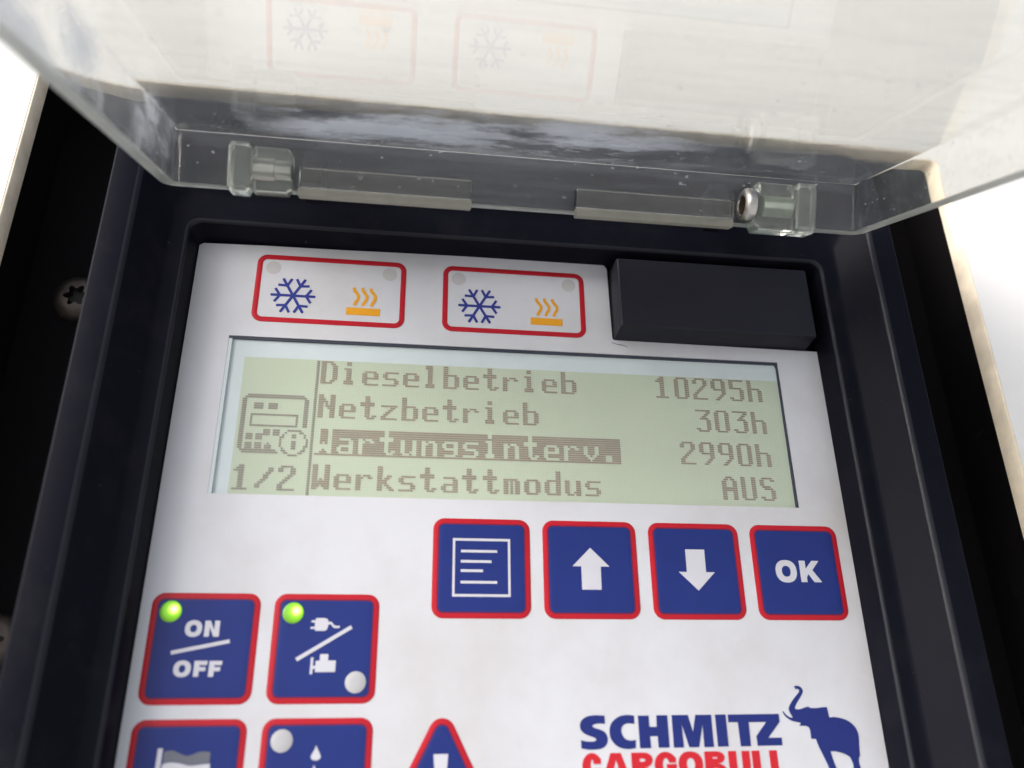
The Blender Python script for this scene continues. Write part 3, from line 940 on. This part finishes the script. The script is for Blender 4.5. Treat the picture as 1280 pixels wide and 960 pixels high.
# ------------------------------------------------------------------ brand lettering and elephant emblem
S_ = smooth_runs([[(33.93, 38.02), (31.9, 37.93), (30.3, 38.2), (29.3, 38.9), (29.0, 39.75), (29.2, 40.6), (29.9, 41.2), (30.9, 41.62), (31.7, 41.9), (32.07, 42.22), (31.8, 42.5), (31.1, 42.58), (30.0, 42.5), (29.11, 42.28)],
                  [(29.09, 43.73), (30.2, 43.93), (31.4, 43.98), (32.9, 43.85), (33.9, 43.3), (34.32, 42.4), (34.25, 41.6), (33.7, 40.85), (32.6, 40.38), (31.75, 40.15), (31.42, 39.85), (31.65, 39.6), (32.3, 39.45), (33.2, 39.42), (33.93, 39.51)]])
C_ = smooth_runs([[(39.80, 38.06), (38.2, 37.93), (36.6, 38.3), (35.2, 39.4), (34.75, 40.9), (35.1, 42.4), (36.4, 43.6), (38.2, 43.97), (39.78, 43.83)],
                  [(39.82, 42.37), (38.9, 42.5), (37.7, 42.1), (37.1, 41.0), (37.35, 39.95), (38.3, 39.45), (39.76, 39.57)]])
H_ = [(40.56, 38.07), (42.72, 38.07), (42.72, 40.11), (44.2, 40.11), (44.28, 38.05), (46.48, 38.05), (46.48, 43.82), (44.3, 43.82), (44.25, 41.78), (42.74, 41.78), (42.8, 43.88), (40.6, 43.88)]
M_ = [(47.33, 43.86), (47.36, 38.05), (50.66, 38.05), (51.43, 41.16), (52.21, 38.05), (55.42, 38.05), (55.40, 43.86), (53.45, 43.86), (53.5, 39.7), (52.4, 43.84), (50.43, 43.84), (49.25, 39.7), (49.34, 43.86)]
I_ = rect2(56.22, 38.04, 58.4, 43.81)
TZ = [(58.86, 38.05), (69.47, 38.04), (69.48, 39.47), (66.72, 42.37), (69.5, 42.37), (69.45, 43.76), (64.34, 43.76), (64.28, 42.06), (66.66, 39.50), (63.02, 39.5), (62.96, 43.82), (60.87, 43.82), (60.78, 39.49), (58.83, 39.47)]
o = MB()
for g in (S_, C_, H_, M_, I_, TZ):
    o.prism(g, -.07, .05)
o.build('brand_lettering', M['logo_blue'], panel, 'blue capital lettering SCHMITZ', smooth=0)
o = MB()
ct, cb = 44.62, 49.05
for ch, a, b in (('C', 29.15, 32.85), ('A', 33.05, 38.35), ('R', 38.75, 43.1), ('G', 43.25, 47.6), ('O', 48.0, 52.85), ('B', 53.28, 57.5), ('U', 58.1, 62.45), ('L', 62.9, 66.1), ('L', 66.5, 69.7)):
    out, holes = glyph(ch, a, ct, b, cb, 1.62, 1.12)
    o.prism(out, -.07, .05, holes)
o.build('brand_lettering', M['logo_red'], panel, 'red capital lettering CARGOBULL', smooth=0)
ele = [[(245, 80), (285, 72), (325, 88), (342, 125), (320, 165), (270, 225), (238, 270), (228, 295)], [(240, 303), (290, 300), (330, 288), (375, 278), (400, 290), (470, 292), (530, 285), (580, 284)],
       [(590, 385)], [(640, 380), (720, 393), (790, 420), (845, 465), (872, 515), (880, 570), (870, 650), (860, 755)], [(845, 768), (838, 820), (850, 884)], [(770, 884)],
       [(772, 830), (755, 775), (720, 745), (660, 722), (600, 708), (548, 708)], [(560, 770), (575, 830), (590, 884)], [(503, 884)], [(505, 850), (470, 760), (430, 660), (410, 588)],
       [(360, 586), (360, 500), (345, 475), (320, 463)], [(250, 462), (272, 435)], [(230, 425), (170, 410), (125, 380), (100, 350), (90, 320)], [(100, 320), (115, 345), (145, 370), (175, 382), (192, 380)],
       [(170, 340), (160, 300), (175, 265), (215, 215), (260, 170), (300, 130), (290, 105), (262, 108), (262, 95)]]
ex = lambda p: (70.38 + (p[0] - 90) * .01946, 32.95 + (p[1] - 80) * .0192)
o = MB()
o.prism([ex(p) for p in smooth_runs(ele, 4)], -.07, .05)
o.build('elephant_emblem', M['logo_blue'], panel, 'blue elephant emblem with raised trunk', smooth=0)

# ------------------------------------------------------------------ hinged clear cover
TH = radians(22.0)
RY, RZ = -62.84, -20.0
def LT(p):
    """lid space (x, v away from the hinge, w towards the rim) to panel space"""
    x, v, w = p
    return (x, RY + v * sin(TH) + w * cos(TH), RZ - v * cos(TH) + w * sin(TH))
lx0, lx1, LEN = -57.7, 94.2, 132.0
def lid_ring(inset, w, r=3.2):
    return rrect(lx0 + inset, inset, lx1 - inset, LEN - inset, max(.35, r - inset), w, 5)
o = MB()
o.loft([lid_ring(1.0, -13.7), lid_ring(.3, -13.45), lid_ring(0, -12.8), lid_ring(0, -.3), lid_ring(.3, 0), lid_ring(2.5, 0, 3.6), lid_ring(2.8, -.3, 3.6),
        lid_ring(3.0, -10.5, 3.6), lid_ring(3.15, -10.72, 3.6)], cap0=True, cap1=True,
       mis=[0, 0, 0, 1, 1, 1, 0, 0, 0], T=LT)
lid = o.build('clear_cover', [M['clear'], M['rim']], panel, 'scratched transparent cover swung open above the panel', smooth=35)

def lid_box(o, x0, x1, v0, v1, w0, w1, r=.5, mi=0):
    rings = []
    for inset, xx in ((r * .6, x0), (0, x0 + r * .6), (0, x1 - r * .6), (r * .6, x1)):
        ring = [(xx, a, b) for a, b, _ in rrect(v0 + inset, w0 + inset, v1 - inset, w1 - inset, r, 0, 4)]
        rings.append(ring)
    o.loft(rings, True, True, mi, T=LT)
for x0, x1 in ((-30.2, 5.0), (27.2, 62.0)):
    o = MB()
    lid_box(o, x0, x1, 3.0, 5.6, -4.6, -.45, .3)
    lid_box(o, x0, x1, 2.95, 5.65, -.42, 1.4, .3, 1)
    o.build('hinge_rail', [M['rail'], M['frosted']], lid, smooth=40)
for xa, xb, sgn in ((-43.5, -31.3, 1), (63.0, 79.5, -1)):
    o = MB()
    # collar at the outer end, barrel towards the middle
    if sgn > 0:
        lid_box(o, xa, xa + 4.2, 3.0, 8.6, -8.0, 1.9, .9)
        lid_box(o, xa + 4.25, xb, 3.0, 8.4, -7.4, 1.6, 1.2)
    else:
        lid_box(o, xb - 4.6, xb, 3.0, 8.8, -8.6, 2.1, .9)
        lid_box(o, xa + 2.6, xb - 4.65, 3.0, 9.0, -8.2, 2.2, 1.4)
    o.build('hinge_knuckle', M['knuckle'], lid, smooth=40)
    o = MB()
    cv, cw = (5.7, -3.2) if sgn > 0 else (6.9, -3.2)
    def ringx(r, xx, n=28):
        return [(xx, cv + r * cos(2 * pi * i / n), cw + r * sin(2 * pi * i / n)) for i in range(n)]
    if sgn > 0:
        o.loft([ringx(2.2, xa + 4.8), ringx(2.2, xb - 3.4), ringx(1.9, xb - 3.3), ringx(1.9, xb - .9), ringx(1.6, xb - .4)], True, True, T=LT)
    else:
        o.loft([ringx(2.2, xb - 5.5), ringx(2.2, xa + 4.4)], True, True, 1, T=LT)
        o.loft([ringx(3.0, xa + 2.5), ringx(3.5, xa + 2.3), ringx(3.7, xa + 1.3), ringx(3.6, xa + .7), ringx(3.2, xa + .3), ringx(2.2, xa + .1), ringx(1.95, xa + .3)], True, False, T=LT)
        o.loft([ringx(1.95, xa + .3), ringx(1.85, xa + 1.4)], False, True, 2, T=LT)
    o.build('hinge_pin', [M['steel'], M['sleeve'], M['socket']], lid, smooth=40)
# black lugs of the frame that carry the hinge
for xa, xb in ((-30.6, -26.2), (60.2, 64.4)):
    o = MB()
    o.prism(rect2(xa, -75.5, xb, -66.5), -19.4, -12.0)
    o.build('hinge_lug', M['bezel'], panel, bev=.5)
